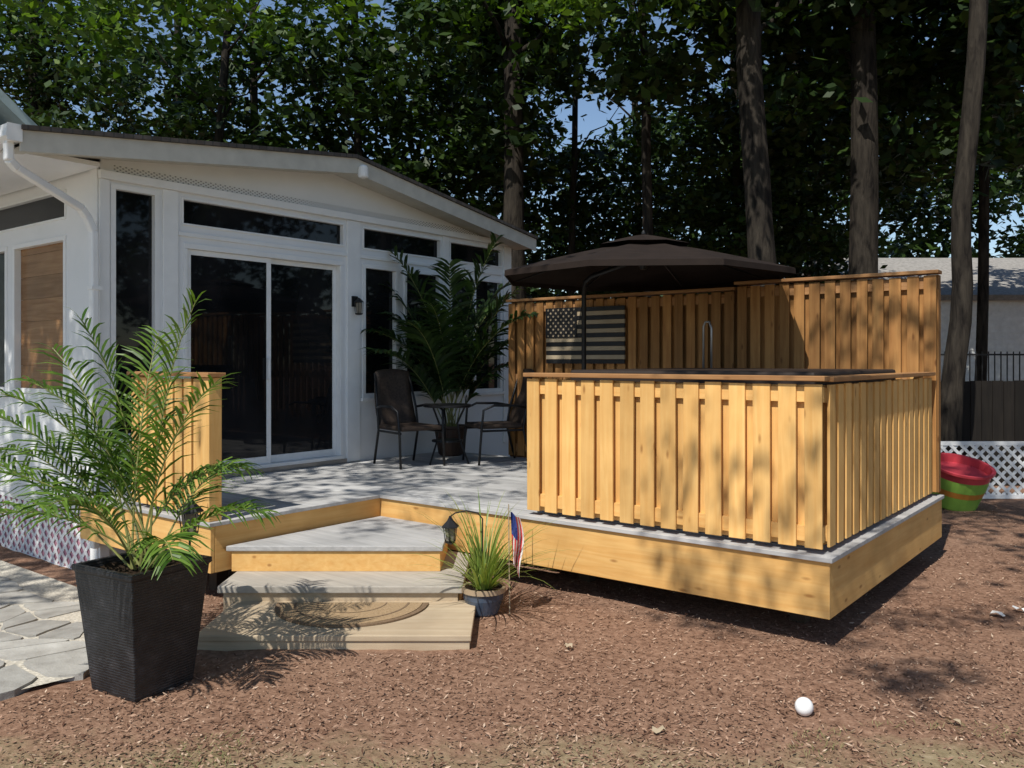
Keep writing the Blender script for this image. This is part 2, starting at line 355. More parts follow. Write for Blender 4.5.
for (y0,z0),(y1,z1) in zip(prof,prof[1:]):
    m.add([(x,y,z+dz) for x in (RX1-.02,RX1) for (y,z,dz) in ((y0,z0,-.037),(y1,z1,-.037),(y1,z1,-.20),(y0,z0,-.20))],[(0,3,2,1),(4,5,6,7),(0,1,5,4),(1,2,6,5),(2,3,7,6),(3,0,4,7)])
    m.add([(x,y,z-.16) for x in (WX+.001,RX1-.022) for (y,z) in ((y0,z0),(y1,z1))],[(0,1,3,2)])
m.build('rake_fascia',M['fascia'],rf)
m=MB(); m.box(RX0,WX+.05,2.82,WY-.025,3.36,3.40); m.build('soffit',M['white'],rf)
m=MB(); gp=[(2.70,3.50),(2.68,3.40),(2.72,3.37),(2.80,3.37),(2.80,3.50),(2.785,3.50),(2.785,3.39),(2.725,3.39),(2.70,3.41),(2.715,3.50)]
n=len(gp); m.add([(RX1+.01,y,z) for y,z in gp]+[(RX0,y,z) for y,z in gp],[(i,(i+1)%n,n+(i+1)%n,n+i) for i in range(n)]+[tuple(range(n))])
gt=m.build('gutter',M['white2'],sun)
m=MB(); m.box(RX1+.008,RX1+.012,2.69,2.80,3.37,3.50); m.build('gutter_end',M['white2'],gt)
m=MB(); pth=[(-7.07,2.74,3.38),(-7.07,2.74,3.24),(-7.09,2.80,3.19),(-7.28,3.38,2.98),(-7.30,3.44,2.92),(-7.30,3.50,2.80),(-7.30,3.51,.1)]
for a,b in zip(pth,pth[1:]): m.bar(a,Vector(b)+(Vector(b)-Vector(a)).normalized()*.01,.075,.06,side=(1,0,0))
ds=m.build('downspout',M['white2'],sun,bevel=.012)
for z in (2.3,1.0):
    m=MB(); m.box(-7.345,-7.255,3.465,3.555,z,z+.03); m.build('downspout_strap',M['white2'],ds)
m=MB(); m.lathe([(.02,0),(.05,.01),(.055,.02),(.05,.12),(.03,.14)],(-6.93,6.22,3.66),14); m.box(-7.0,-6.93,6.19,6.25,3.70,3.76); m.build('floodlight',M['white2'],sun)
m=MB(); c=(WX+.10,6.44,2.28); m.box(WX+.022,WX+.035,6.40,6.48,2.30,2.42); m.tube([(WX+.03,6.44,2.38),(WX+.07,6.44,2.41),(WX+.10,6.44,2.38)],.008,6)
m.lathe([(.004,.12),(.015,.11),(.052,.075),(.054,.068),(.04,.066)],c,8); m.lathe([(.025,-.075),(.04,-.066),(.045,-.055)],c,8)
for k in range(4):
    t=math.pi/4+k*math.pi/2; m.tube([(c[0]+.041*math.cos(t),c[1]+.041*math.sin(t),c[2]-.06),(c[0]+.049*math.cos(t),c[1]+.049*math.sin(t),c[2]+.068)],.004,4)
wl=m.build('wall_lamp',M['black'],sun); m=MB(); m.lathe([(.030,-.055),(.038,.062)],c,8); m.build('lamp_glass',M['lampglass'],wl)
def lattice(mm,x0,x1,z0,z1,sp,w,t,f):
    L=z1-z0
    for s in (1,-1):
        k=x0-L
        while k<x1+L:
            a=(k,z0) if s>0 else (k+L,z0); b=(k+L,z1) if s>0 else (k,z1)
            (ax,az),(bx_,bz)=a,b
            def cl(ax,az,bx_,bz,xc): tt=(xc-ax)/(bx_-ax); return xc,az+(bz-az)*tt
            if max(ax,bx_)>x0 and min(ax,bx_)<x1:
                if ax<x0: ax,az=cl(ax,az,bx_,bz,x0)
                if bx_<x0: bx_,bz=cl(ax,az,bx_,bz,x0)
                if ax>x1: ax,az=cl(ax,az,bx_,bz,x1)
                if bx_>x1: bx_,bz=cl(ax,az,bx_,bz,x1)
                if abs(ax-bx_)>.01: mm.bar(f(ax,az,s*t*.5),f(bx_,bz,s*t*.5),w,t*.9,side=f(bx_-ax,bz-az,0,True))
            k+=sp
    for za in (z0,z1): mm.bar(f(x0,za,0),f(x1,za,0),.05,t*2.4,side=(0,0,1))
    for xa in (x0,x1): mm.bar(f(xa,z0,0),f(xa,z1,0),.05,t*2.6,side=f(1,0,0,True,True))
def fL(x,z,o,vec=False,pl=False):
    if vec and pl: return Vector((1,0,0))
    if vec: return Vector((-z,0,x))
    return Vector((x,WY+.02+o,z))
m=MB(); lattice(m,-12.9,WX-.14,-.22,.35,.13,.032,.006,fL); lt=m.build('lattice_skirt',M['white2'],sun)
m=MB(); m.box(-12.9,WX-.14,WY+.030,WY+.044,-.25,.37); m.build('crawl_space_backing',plain('reddish_backing',(.62,.30,.36),.9),sun)

mh=thing('main_house','pale green gable end of a taller house rising behind the sunroom roof','house',(-14,3,0))
m=MB(); m.box(-19,-13.3,-4,5.2,-.2,4.9); mw=m.build('wall',M['sidingg'],mh)
m=MB()
for y0,z0,y1,z1 in ((5.75,4.75,.6,9.0),(-4.5,4.75,.6,9.0)):
    m.bar((-16.1,y0,z0),(-16.1,y1,z1),6.2,.12,side=(1,0,0))
m.build('roof',plain('roof_pale',(.42,.52,.55),.8),mh)
m=MB(); m.add([(-13.3,-4,4.9),(-13.3,5.2,4.9),(-13.3,.6,8.9)],[(0,1,2)]); m.build('gable',M['sidingg'],mh)

# ---------------------------------------------------------------- deck
DX=-1.60; DY=5.02; DB=7.97; LX=-5.38; LY=3.40; DZ=.55
dk=thing('deck','raised timber deck with grey board floor and golden wood skirt boards','deck',(-4,6,0))
m=MB(); y=LY+.15
while y<DB-.02:
    y1=min(y+.138,DB); xe=LX-.15 if y<DY+.13 else DX-.15
    m.box(WX+.025,xe,y,y1-.006,DZ-.026,DZ); y+=.138
m.build('floor_boards',M['gray'],dk,bevel=.003)
m=MB(); m.box(WX+.02,LX+.02,LY-.02,LY+.145,DZ-.027,DZ+.001); m.box(LX-.146,LX+.02,LY+.148,DY+.125,DZ-.027,DZ+.001)
m.box(LX-.14,DX+.02,DY-.02,DY+.128,DZ-.027,DZ+.0012); m.box(DX-.146,DX+.02,DY+.131,DB,DZ-.027,DZ+.001); m.build('edge_boards',M['gray'],dk,bevel=.003)
zf0,zf1=.19,.522
for bx4,mt in (((WX+.02,LX,LY,LY+.035),'wx'),((LX-.035,LX,LY+.037,DY-.002),'wy'),((LX-.03,DX,DY,DY+.035),'wx'),((DX-.035,DX,DY+.037,DB),'wy')):
    m=MB(); m.box(*bx4,zf0,zf1); m.build('skirt_board',M[mt],dk,bevel=.004)
m=MB()
for i in range(8): m.box(WX+.1+i*.7,WX+.14+i*.7,DY+.05 if WX+.1+i*.7>LX-.05 else LY+.04,DB-.05,.25,.52)
m.build('joists',M['under'],dk)
for x,y in ((DX-.35,DY+.5),(-3.6,DY+.5),(-5.9,LY+.4),(DX-.35,DB-.4),(-3.6,DB-.4),(-5.0,DY+.5)):
    m=MB(); m.box(x-.05,x+.05,y-.05,y+.05,-.1,.25); m.build('support_post',M['under'],dk)
m=MB(); m.box(-6.5,DX-.9,DY+1.1,DY+1.14,0,.5); m.build('under_beam',M['under'],dk)
# steps
st=thing('corner_steps','two wood steps with grey treads set diagonally in the inner corner of the deck','steps',(-4.6,4.2,0))
P2=[(-5.345,3.50),(-4.13,4.455),(-4.55,4.995),(-5.345,4.995)]; P1=[(-5.05,3.24),(-3.76,4.25),(-4.34,4.995),(-5.343,4.995),(-5.343,3.61)]
def shr(P,k):
    cx=sum(p[0] for p in P)/len(P); cy=sum(p[1] for p in P)/len(P); return [(cx+(x-cx)*k,cy+(y-cy)*k) for x,y in P]
m=MB(); m.prism(shr(P2,.965),.19,.335); m.build('riser',M['wx'],st,bevel=.003)
m=MB(); m.prism(P2,.336,.375); m.build('tread',M['gray'],st,bevel=.006)
m=MB(); m.prism(shr(P1,.96),0,.142); m.build('riser',M['tan'],st,bevel=.003)
m=MB(); m.prism(P1,.143,.19); m.build('tread',M['gtan'],st,bevel=.006)
ang=math.atan2(R_[1],R_[0]); pc=cw(-1.05,5.35)
pad=thing('step_pad','tan wooden landing pad lying on the mulch in front of the steps','platform',pc,ang)
w,h=.81,.37
m=MB(); m.box(-w,w,-h,h,.05,.085); m.build('top_board',M['tan'],pad,bevel=.005,local=True)
m=MB(); m.box(-w+.01,w-.01,-h+.01,-h+.05,-.02,.049); m.box(-w+.01,w-.01,h-.05,h-.01,-.02,.049); m.box(-w+.01,-w+.05,-h+.05,h-.05,-.02,.049); m.box(w-.05,w-.01,-h+.05,h-.05,-.02,.049); m.build('frame',M['tan'],pad,local=True)
mt_=thing('doormat','wide half round light brown doormat with darker border on the landing pad','doormat',pc+Vector((0,0,.087)),ang)
def half(rx,ry,y0,n=36): return [(rx*math.cos(math.pi+math.pi*k/n),y0+ry*math.sin(math.pi+math.pi*k/n)) for k in range(n+1)]
m=MB(); m.prism(half(.50,.50,.27),0,.010); m.build('border',M['matd'],mt_,local=True)
m=MB(); m.prism(half(.46,.46,.255),.0101,.0145); m.build('pile',M['mat'],mt_,local=True)
for rr in (.82,.5):
    m=MB(); vs=[]; K=36
    for k in range(K+1):
        a=math.pi+math.pi*k/K
        for q in (1,.96): vs.append((.46*rr*q*math.cos(a),.25+.46*rr*q*math.sin(a),.0165))
    m.add(vs,[(2*k,2*k+2,2*k+3,2*k+1) for k in range(K)]); m.build('woven_arc',M['matd'],mt_,local=True)

# ---------------------------------------------------------------- shadowbox fence panels
def panel(name,label,cat,p0,p1,z0,z1,mat,sp=.155,bw=.118,bb=.12,posts=(1,1),off_=.0205,railoff=.11):
    p0=Vector((*p0,0));p1=Vector((*p1,0));L=(p1-p0).length; rz=math.atan2(p1.y-p0.y,p1.x-p0.x)
    t=thing(name,label,cat,(p0.x,p0.y,z0),rz); H=z1-z0
    fm=MB();bm=MB(); n=round((L-bw-.01)/sp)+1; s2=(L-bw-.01)/(n-1); off=bw/2+.005
    for i in range(n):
        x=off+i*s2; hh=H-.04+random.uniform(-.006,.004); tl=random.uniform(-.004,.004)
        fm.bar((x,-off_,.01),(x+tl,-off_,hh-.005),bw*random.uniform(.95,1.03),.018,side=(1,0,0))
        if i<n-1: bm.bar((x+s2/2,off_,.01),(x+s2/2,off_,hh-.01),bb,.018,side=(1,0,0))
    fm.build('front_slats',mat,t,bevel=.003,local=True); bm.build('back_slats',mat,t,bevel=.003,local=True)
    for zz in ((.09,H-railoff) if H<1.3 else (.10,H*.5,H-railoff)):
        r=MB(); r.box(.01,L-.01,-off_+.0105,off_-.0105,zz-.045,zz+.045); r.build('rail',M['wx'] if mat is not M['fz'] else M['cap'],t,local=True)
    for k,xx in enumerate((0.045,L-.045)):
        if posts[k]: r=MB(); r.box(xx-.043,xx+.043,off_+.010,off_+.095,0,H-.035); r.build('post',mat,t,bevel=.004,local=True)
    r=MB(); r.box(-.015,L+.015,-.06,.085,H-.03,H); r.build('cap_board',M['cap'],t,bevel=.004,local=True)
    return t
panel('privacy_panel','low golden slatted privacy panel along the front edge of the deck','privacy panel',(-3.83,DY+.06),(DX-.045,DY+.06),.575,1.605,M['wz'],posts=(1,0),sp=.158,bw=.108,bb=.13,off_=.024)
panel('privacy_panel','low golden slatted privacy panel along the right hand side of the deck','privacy panel',(DX-.068,DY+.11),(DX-.068,DB-.20),.575,1.600,M['wz'],posts=(0,1),sp=.158,bw=.108,bb=.13,off_=.024)
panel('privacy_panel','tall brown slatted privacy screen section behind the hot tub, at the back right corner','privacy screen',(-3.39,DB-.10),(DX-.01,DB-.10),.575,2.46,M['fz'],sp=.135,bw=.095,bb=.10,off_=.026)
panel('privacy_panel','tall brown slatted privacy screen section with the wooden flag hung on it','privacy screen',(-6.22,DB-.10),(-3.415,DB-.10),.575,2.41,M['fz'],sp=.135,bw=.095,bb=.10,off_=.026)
rp=panel('railing_panel','short golden slatted railing beside the big palm planter, left of the steps','railing',(-6.52,LY+.05),(LX-.15,LY+.05),.575,1.61,M['wz'],sp=.135,bw=.098,bb=.11,posts=(1,0))
m=MB(); m.box(LX-.128,LX-.02,LY+.0,LY+.105,.552,1.575); m.build('end_post',M['wz'],rp,bevel=.005)
m=MB(); m.box(LX-.145,LX,LY-.02,LY+.125,1.577,1.609); m.build('post_cap',M['cap'],rp,bevel=.004)

# ---------------------------------------------------------------- hot tub
ht=thing('hot_tub','square hot tub under a dark brown cover inside the low slatted panels','hot tub',(-2.75,6.45,DZ))
m=MB(); m.box(-3.65,-1.85,5.45,7.35,DZ+.002,1.50); m.build('cabinet',M['tubshell'],ht,bevel=.05)
m=MB(); m.box(-3.70,-1.82,5.42,6.40,1.503,1.625); m.box(-3.70,-1.82,6.41,7.38,1.503,1.625); m.build('cover',M['cover'],ht,bevel=.02)
m=MB(); m.tube([(-3.55,7.45,1.0),(-3.55,7.45,2.02),(-3.53,7.45,2.06),(-3.49,7.45,2.06),(-3.47,7.45,2.0),(-3.47,7.45,1.45)],.011,8); m.build('cover_lifter',M['steel'],ht,smooth=True)

# ---------------------------------------------------------------- umbrella
ux,uy=-3.97,7.05; mx,my=-4.75,7.22
um=thing('patio_umbrella','large dark brown octagonal patio umbrella with vented top over the deck','umbrella',(mx,my,DZ))
def canopy(mm,R0,R1,z0,z1,rings,ex=1.15,cx=ux,cy=uy):
    vs=[];n=16
    for i in range(rings+1):
        t=i/rings; r=R0+(R1-R0)*t; zb=z1+(z0-z1)*(t**ex)
        for k in range(n):
            a=2*math.pi*k/n+.2; rr=r*(1 if k%2==0 else math.cos(math.pi/8)); zz=zb-(.018*math.sin(math.pi*t) if k%2 else 0)
            vs.append((cx+rr*math.cos(a),cy+rr*math.sin(a),zz))
    fs=[(i*n+k,(i+1)*n+k,(i+1)*n+(k+1)%n,i*n+(k+1)%n) for i in range(rings) for k in range(n)]
    mm.add(vs,fs)
m=MB(); canopy(m,.16,1.37,2.50,2.79,8); cn=m.build('canopy',M['brown'],um)
s=cn.modifiers.new('s','SOLIDIFY'); s.thickness=.006
m=MB()
for k in range(8):
    vs=[]
    for kk in (k,k+1):
        a=2*math.pi*kk/8+.2; z=2.50
        vs+=[(ux+1.37*math.cos(a),uy+1.37*math.sin(a),z),(ux+1.375*math.cos(a),uy+1.375*math.sin(a),z-.05)]
    m.add(vs,[(0,1,3,2)])
m.build('valance',M['brown'],cn)
m=MB(); canopy(m,.01,.44,2.775,2.88,4,1.2); v=m.build('vent_cap',M['brown'],cn)
m=MB(); m.lathe([(.01,.0),(.02,.015),(.018,.03),(.006,.05)],(ux,uy,2.87),10); m.build('finial',M['black'],um)
for k in range(8):
    a=2*math.pi*k/8+.2; m=MB(); m.tube([(ux+r_*math.cos(a),uy+r_*math.sin(a),2.775-.29*(max(0,(r_-.16))/1.21)**1.15) for r_ in (.08,.3,.55,.8,1.05,1.34)],.008,5); m.build('rib',M['black'],um)
m=MB(); m.lathe([(.03,.55),(.05,.6),(.05,.72),(.03,.75)],(ux,uy,2.0),12); m.build('hub',M['black'],um)
m=MB(); m.tube([(mx,my,DZ+.05),(mx,my,2.42),(mx+.02,my,2.49),(mx+.1,my-.01,2.54),(ux,uy,2.66)],.024,10); m.build('mast',M['black'],um,smooth=True)
m=MB(); m.lathe([(.32,0),(.33,.02),(.3,.07),(.05,.09),(.04,.3)],(mx,my,DZ+.003),24); m.build('base',M['black'],um)

fy=DB-.150
fl=thing('wooden_flag','black and tan wooden stars and stripes flag hung on the tall slatted screen','wall decoration',(-5.12,fy,1.66))
x0,x1,z0,z1=-5.64,-4.62,1.66,2.28
m=MB(); sh=(z1-z0)/13
for i in range(13):
    if i%2==1: m.box(x0,x1,fy-.022,fy,z1-(i+1)*sh+.002,z1-i*sh-.002)
m.build('tan_stripes',M['ptan'],fl)
m=MB()
for i in range(0,13,2): m.box(x0,x1,fy-.022,fy,z1-(i+1)*sh+.001,z1-i*sh-.001)
m.build('black_stripes',M['black'],fl)
m=MB(); m.box(x0-.002,x0+.42,fy-.030,fy-.0225,z1-7*sh,z1+.001); m.build('canton',M['black'],fl)
m=MB()
for r in range(9):
    for c_ in range(6 if r%2==0 else 5):
        cx=x0+.035+.07*c_+(.035 if r%2 else 0); cz=z1-.022-r*(7*sh-.044)/8
        vs=[(cx,fy-.0325,cz)]+[(cx+(.017 if k%2==0 else .007)*math.sin(k*math.pi/5),fy-.0325,cz+(.017 if k%2==0 else .007)*math.cos(k*math.pi/5)) for k in range(10)]
        m.add(vs,[(0,1+(k+1)%10,1+k) for k in range(10)])
m.build('stars',M['ptan'],fl)

# ---------------------------------------------------------------- patio furniture
ch=thing('patio_chair','dark high backed patio chair left of the small round table, nearest the sliding doors','chair',(-6.62,6.62,DZ+.002),0,'dark patio chairs')
m=MB(); vs=[];n=9
for i in range(n):
    t=i/(n-1); z=.40+.62*t; y=.24+.14*t+.04*math.sin(t*3.1)
    for x in np.linspace(-.24,.24,7): vs.append((x*(1-.12*t*t),y+.04-.5*(x*x),z+(.03*(1-(x/.24)**2) if i==n-1 else 0)))
m.add(vs,[(i*7+k,i*7+k+1,(i+1)*7+k+1,(i+1)*7+k) for i in range(n-1) for k in range(6)]); b=m.build('backrest',M['wicker'],ch,local=True,smooth=True); b.modifiers.new('s','SOLIDIFY').thickness=.02
m=MB(); m.box(-.25,.25,-.26,.26,.39,.44); m.build('seat',M['wicker'],ch,bevel=.02,local=True)
for sx in (-1,1):
    m=MB(); m.tube([(sx*.27,-.27,0),(sx*.27,-.24,.38),(sx*.28,-.22,.60),(sx*.29,-.10,.65),(sx*.29,.15,.645),(sx*.25,.29,.62)],.014,8); m.build('armrest',M['black'],ch,local=True,smooth=True)
    m=MB(); m.tube([(sx*.25,.36,0),(sx*.25,.26,.38),(sx*.245,.30,.62),(sx*.215,.41,1.0)],.014,8); m.build('leg',M['black'],ch,local=True,smooth=True)
    m=MB(); m.tube([(sx*.26,-.25,.37),(sx*.25,.27,.37)],.012,8); m.build('seat_rail',M['black'],ch,local=True)
ch.rotation_euler.z=math.radians(75)
dup(ch,(-6.1,7.42,DZ+.002),math.radians(-30),'dark high backed patio chair right of the small round table, next to the tall screen')
tb=thing('side_table','small round dark metal patio table between the two chairs','table',(-6.42,7.0,DZ+.002))
m=MB(); m.lathe([(.26,.625),(.27,.63),(.27,.65),(.26,.655)],(0,0,0),28); m.build('tabletop',M['black'],tb,local=True)
m=MB(); m.lathe([(.17,.24),(.175,.245),(.17,.26)],(0,0,0),24); m.build('shelf',M['black'],tb,local=True)
for k in range(3):
    a=k*2.094+.4; m=MB(); m.tube([(.25*math.cos(a),.25*math.sin(a),0),(.15*math.cos(a),.15*math.sin(a),.25),(.12*math.cos(a),.12*math.sin(a),.45),(.2*math.cos(a),.2*math.sin(a),.62)],.011,6); m.build('leg',M['black'],tb,local=True)

# ---------------------------------------------------------------- palms
def frond(L,theta,az,mat,parent,base,seed,droop=1.0,lf=.30,nl=26,wd=.013,t0=.30,rn=1.0):
    rnd=random.Random(seed); m=MB(); ms=MB()
    pts=[];p=Vector(base);th=theta; n=14
    for i in range(n+1):
        pts.append(p.copy()); d=Vector((math.sin(th)*math.cos(az),math.sin(th)*math.sin(az),math.cos(th))); p=p+d*(L/n)
        th+=droop*(.035+.17*(i/n)**1.8); az+=rnd.uniform(-.03,.03)
    ms.tube(pts,[.006*(1-.8*i/n)+.001 for i in range(n+1)],5)
    def at(t): f=t*n; i=min(int(f),n-1); return pts[i].lerp(pts[i+1],f-i), (pts[i+1]-pts[i]).normalized()
    for k in range(nl):
        t=t0+(.99-t0)*k/(nl-1)
        q,d=at(t); side0=d.cross(Vector((0,0,1))); side0=side0.normalized() if side0.length>.05 else Vector((1,0,0)); up=side0.cross(d).normalized()
        ll=lf*(.5+.5*math.sin(math.pi*min(1,(t-t0+.08)/(1.08-t0))**.8))*rnd.uniform(.8,1.12)
        for s in (-1,1):
            if rnd.random()<.04: continue
            dr=(side0*s*.65+d*rnd.uniform(.5,.82)+up*rnd.uniform(0,.4*rn)).normalized(); w0=d.cross(dr).cross(dr).normalized()
            w0=(w0+up*rnd.uniform(-.5,.5)).normalized()
            c=[q]; dd=dr.copy()
            for j in range(3): c.append(c[-1]+dd*ll/3); dd=(dd+Vector((0,0,-.12-.15*droop-rnd.uniform(0,.25*rn)))).normalized()
            ww=[wd*.5,wd,wd*.8,.0008]; vs=[]
            for cc,w in zip(c,ww): vs+=[cc-w0*w,cc+w0*w]
            m.add(vs,[(0,1,3,2),(2,3,5,4),(4,5,7,6)])
    f=m.build('frond',mat,parent); s_=ms.build('frond_stalk',M['stem'],f); return f
def palm(name,label,base,fr,mat,lf,nl,seed,wd=.013,t0=.30):
    t=thing(name,label,'potted palm',base)
    for i,(L,th,az,dr) in enumerate(fr): frond(L,math.radians(th),math.radians(az),mat,t,(base[0]+.06*math.cos(i*2.4),base[1]+.06*math.sin(i*2.4),base[2]),seed+i,dr,lf,nl,wd,t0)
    return t
pp=(-4.26,2.30,0); rz=math.radians(8)
t=thing('planter','tall tapered square black planter on the mulch beside the flagstones','planter',pp,rz)
def sq(mm,prof): mm.lathe([(r*1.4142/2,z) for r,z in prof],(0,0,0),4,rot=math.pi/4)
m=MB(); sq(m,[(.34,0),(.35,.01),(.465,.62),(.485,.625),(.485,.655),(.43,.655),(.42,.58)]); m.build('pot_body',M['planter'],t,bevel=.006,local=True)
m=MB(); n=14; vs=[(-.21+.42*i/n,-.21+.42*j/n,.60+random.uniform(0,.03)) for j in range(n+1) for i in range(n+1)]
m.add(vs,[(j*(n+1)+i,j*(n+1)+i+1,(j+1)*(n+1)+i+1,(j+1)*(n+1)+i) for j in range(n) for i in range(n)]); m.build('soil',M['soil'],t,local=True)
fr=[(1.42,2,38,.35),(1.36,5,218,.45),(1.30,11,200,.65),(1.2,20,235,.8),(1.2,28,215,.8),(1.15,37,205,.9),(1.1,40,232,.9),(1.2,46,214,.6),(.9,46,245,1.0),(1.1,32,165,.9),(.85,32,300,1.1),(.85,34,110,1.0),(.85,20,45,1.35),(.7,40,40,1.1),(.65,50,340,1.2),(1.3,5,130,.5),(1.2,15,222,.8),(1.0,24,190,1.0),(1.1,10,20,.7)]
palm('areca_palm','bright green feathery palm growing in the tall black planter',(pp[0],pp[1],.62),fr,M['palm'],.28,32,11,.0074,.32)
bp=(-6.93,7.62,DZ+.002)
t=thing('plant_pot','dark round pot on the deck behind the small table','pot',bp)
m=MB(); m.lathe([(.13,0),(.15,.02),(.2,.32),(.215,.33),(.215,.36),(.19,.36),(.18,.3)],(0,0,0),24); m.build('pot_body',M['terracotta'],t,local=True)
m=MB(); m.lathe([(.185,.325),(.001,.335)],(0,0,0),20); m.build('soil',M['soil'],t,local=True)
fr=[(2.35,3,20,.45),(2.25,6,250,.6),(2.2,9,218,.8),(2.2,10,38,.8),(2.0,13,80,.8),(2.0,15,220,.9),(1.9,16,300,.9),(1.9,18,10,1.0),(1.7,20,240,1.0),(1.7,20,40,1.05),(1.7,16,285,1.0),(1.5,24,205,1.1),(1.5,26,265,1.0),(1.3,22,55,1.2),(2.1,6,310,.6),(2.0,8,60,.7),(1.8,12,225,.9),(1.4,14,30,1.0)]
palm('kentia_palm','tall dark green palm standing on the deck against the sunroom windows',(bp[0],bp[1],bp[2]+.3),fr,M['palmd'],.44,38,60,.020,.26)

sp_=(-3.67,4.36,0)
t=thing('plant_pot','small round dark blue glazed pot with tan rim on the mulch right of the steps','pot',sp_)
m=MB(); m.lathe([(.085,0),(.10,.015),(.135,.11),(.138,.150)],(0,0,0),28); m.build('pot_body',M['pot'],t,local=True,smooth=False)
m=MB(); m.lathe([(.138,.151),(.15,.155),(.15,.185),(.128,.185),(.125,.155)],(0,0,0),28); m.build('rim',M['rimtan'],t,local=True)
m=MB(); m.lathe([(.124,.17),(.001,.18)],(0,0,0),20); m.build('soil',M['soil'],t,local=True)
m=MB()
for k in range(130):
    az=random.uniform(0,6.28); th=random.uniform(.03,1.05)**1.1; L=random.uniform(.35,.80)*(1 if k%3 else .8); c=Vector((sp_[0]+.07*math.cos(az)*random.random(),sp_[1]+.07*math.sin(az)*random.random(),.17)); n=6; vs=[]
    w=random.uniform(.004,.009); sd=Vector((-math.sin(az),math.cos(az),0))
    for i in range(n+1):
        ww=w*(1-(i/n)**2)+.0004; vs+=[c-sd*ww,c+sd*ww]; d=Vector((math.sin(th)*math.cos(az),math.sin(th)*math.sin(az),math.cos(th))); c=c+d*L/n; th+=.08+.2*(i/n)
    m.add(vs,[(2*i,2*i+1,2*i+3,2*i+2) for i in range(n)])
tag(m.build('spiky_plant',M['spike']),'spiky light green grassy plant growing in the small glazed pot','plant')

fp=cw(-.015,5.66); t=thing('stick_flag','small red, white and blue flag on a thin stick beside the small pot','flag',fp)
m=MB(); m.tube([(fp.x,fp.y,0),(fp.x-.01,fp.y,.74)],.004,6); m.build('stick',M['ptan'],t)
m=MB(); nx,ny=13,8
def fpnt(i,j):
    s=i/nx; tt=j/ny; lat=.005+.065*tt+.02*math.sin(s*5)*tt+.015*s; dz=.69-.33*s-.05*tt-.06*tt*s; dd=.03*math.sin(tt*9+s*3)
    return Vector((fp.x,fp.y,dz))+Vector((R_[0],R_[1],0))*lat+Vector((F_[0],F_[1],0))*dd
vs=[fpnt(i,j) for i in range(nx+1) for j in range(ny+1)]
for i in range(nx):
    for j in range(ny):
        mm=2 if (i<6 and j<4) else (0 if j%2==0 else 1)
        m.add([vs[i*(ny+1)+j],vs[i*(ny+1)+j+1],vs[(i+1)*(ny+1)+j+1],vs[(i+1)*(ny+1)+j]],[(0,1,2,3)],mm)
m.build('flag_cloth',[M['red'],M['wcloth'],M['blue']],t)

def lantern(label,p,ztop,s,hook=None):
    t=thing('stake_lantern',label,'garden lantern',(p.x,p.y,0),0,None); zb=ztop-.24*s; hx,hy=(0,0)
    if hook:
        hx,hy=hook[0]*R_[0],hook[0]*R_[1]; zt=ztop+.0
        m=MB(); m.tube([(0,0,0),(0,0,zt-.02),(.15*hx,.15*hy,zt+.02),(.5*hx,.5*hy,zt+.035),(.85*hx,.85*hy,zt+.02),(hx,hy,ztop-.005)],.005,6); m.build('stake',M['black'],t,local=True)
    else:
        m=MB(); m.tube([(0,0,0),(0,0,zb)],.007,6); m.build('stake',M['black'],t,local=True)
    c=(hx,hy,zb)
    m=MB(); m.lathe([(.008,.24*s),(.015*s,.225*s),(.03*s,.20*s),(.075*s,.155*s),(.078*s,.145*s),(.05*s,.143*s)],c,6); m.build('lamp_cap',M['black'],t,local=True)
    m=MB(); m.lathe([(.012,0),(.045*s,.015*s),(.05*s,.03*s)],c,6)
    for k in range(6):
        a=k*math.pi/3; m.tube([(hx+.045*s*math.cos(a),hy+.045*s*math.sin(a),c[2]+.03*s),(hx+.06*s*math.cos(a),hy+.06*s*math.sin(a),c[2]+.145*s)],.004,4)
    m.build('lamp_cage',M['black'],t,local=True)
    m=MB(); m.lathe([(.036*s,.031*s),(.048*s,.142*s)],c,6); m.build('lamp_glass',M['lampglass'],t,local=True)
lantern('black stake lantern between the big black planter and the steps',cw(-1.99,5.25),.86,1.05)
lantern('black hanging lantern on a hook behind the small potted plant right of the steps',cw(-.20,5.78),.64,.8,(-.22,))

p=cw(1.395,4.06); m=MB(); m.lathe([(.043*math.sin(a)+.0001,-.043*math.cos(a)) for a in np.linspace(0,math.pi,15)],(p.x,p.y,.045),24)
tag(m.build('ball',plain('ball_white',(.8,.8,.8),.4),smooth=True),'small white ball lying on the mulch in the foreground','ball')
for i,(la,dd,s,lb,mt) in enumerate(((3.2,5.62,.06,'pale torn scrap lying on the shaded mulch right of the deck, left one','wcloth'),(3.42,5.72,.05,'pale torn scrap lying on the shaded mulch right of the deck, right one','wcloth'),(.66,3.85,.045,'dry tan leaf lying on the mulch left of the white ball','ptan'),(.33,5.0,.04,'dry tan leaf lying on the mulch below the deck skirt','ptan'),(2.05,3.95,.05,'dry tan leaf lying on the mulch right of the white ball','ptan'))):
    c=cw(la,dd,.02); m=MB(); n=9; vs=[(c.x,c.y,.03)]
    for k in range(n): a=6.283*k/n; r=s*random.uniform(.5,1.1); vs.append((c.x+r*math.cos(a),c.y+.7*r*math.sin(a),.012+random.uniform(0,.03)))
    m.add(vs,[(0,1+k,1+(k+1)%n) for k in range(n)]); tag(m.build('paper_scrap' if i<2 else 'fallen_leaf',M[mt]),lb,'scrap' if i<2 else 'leaf')

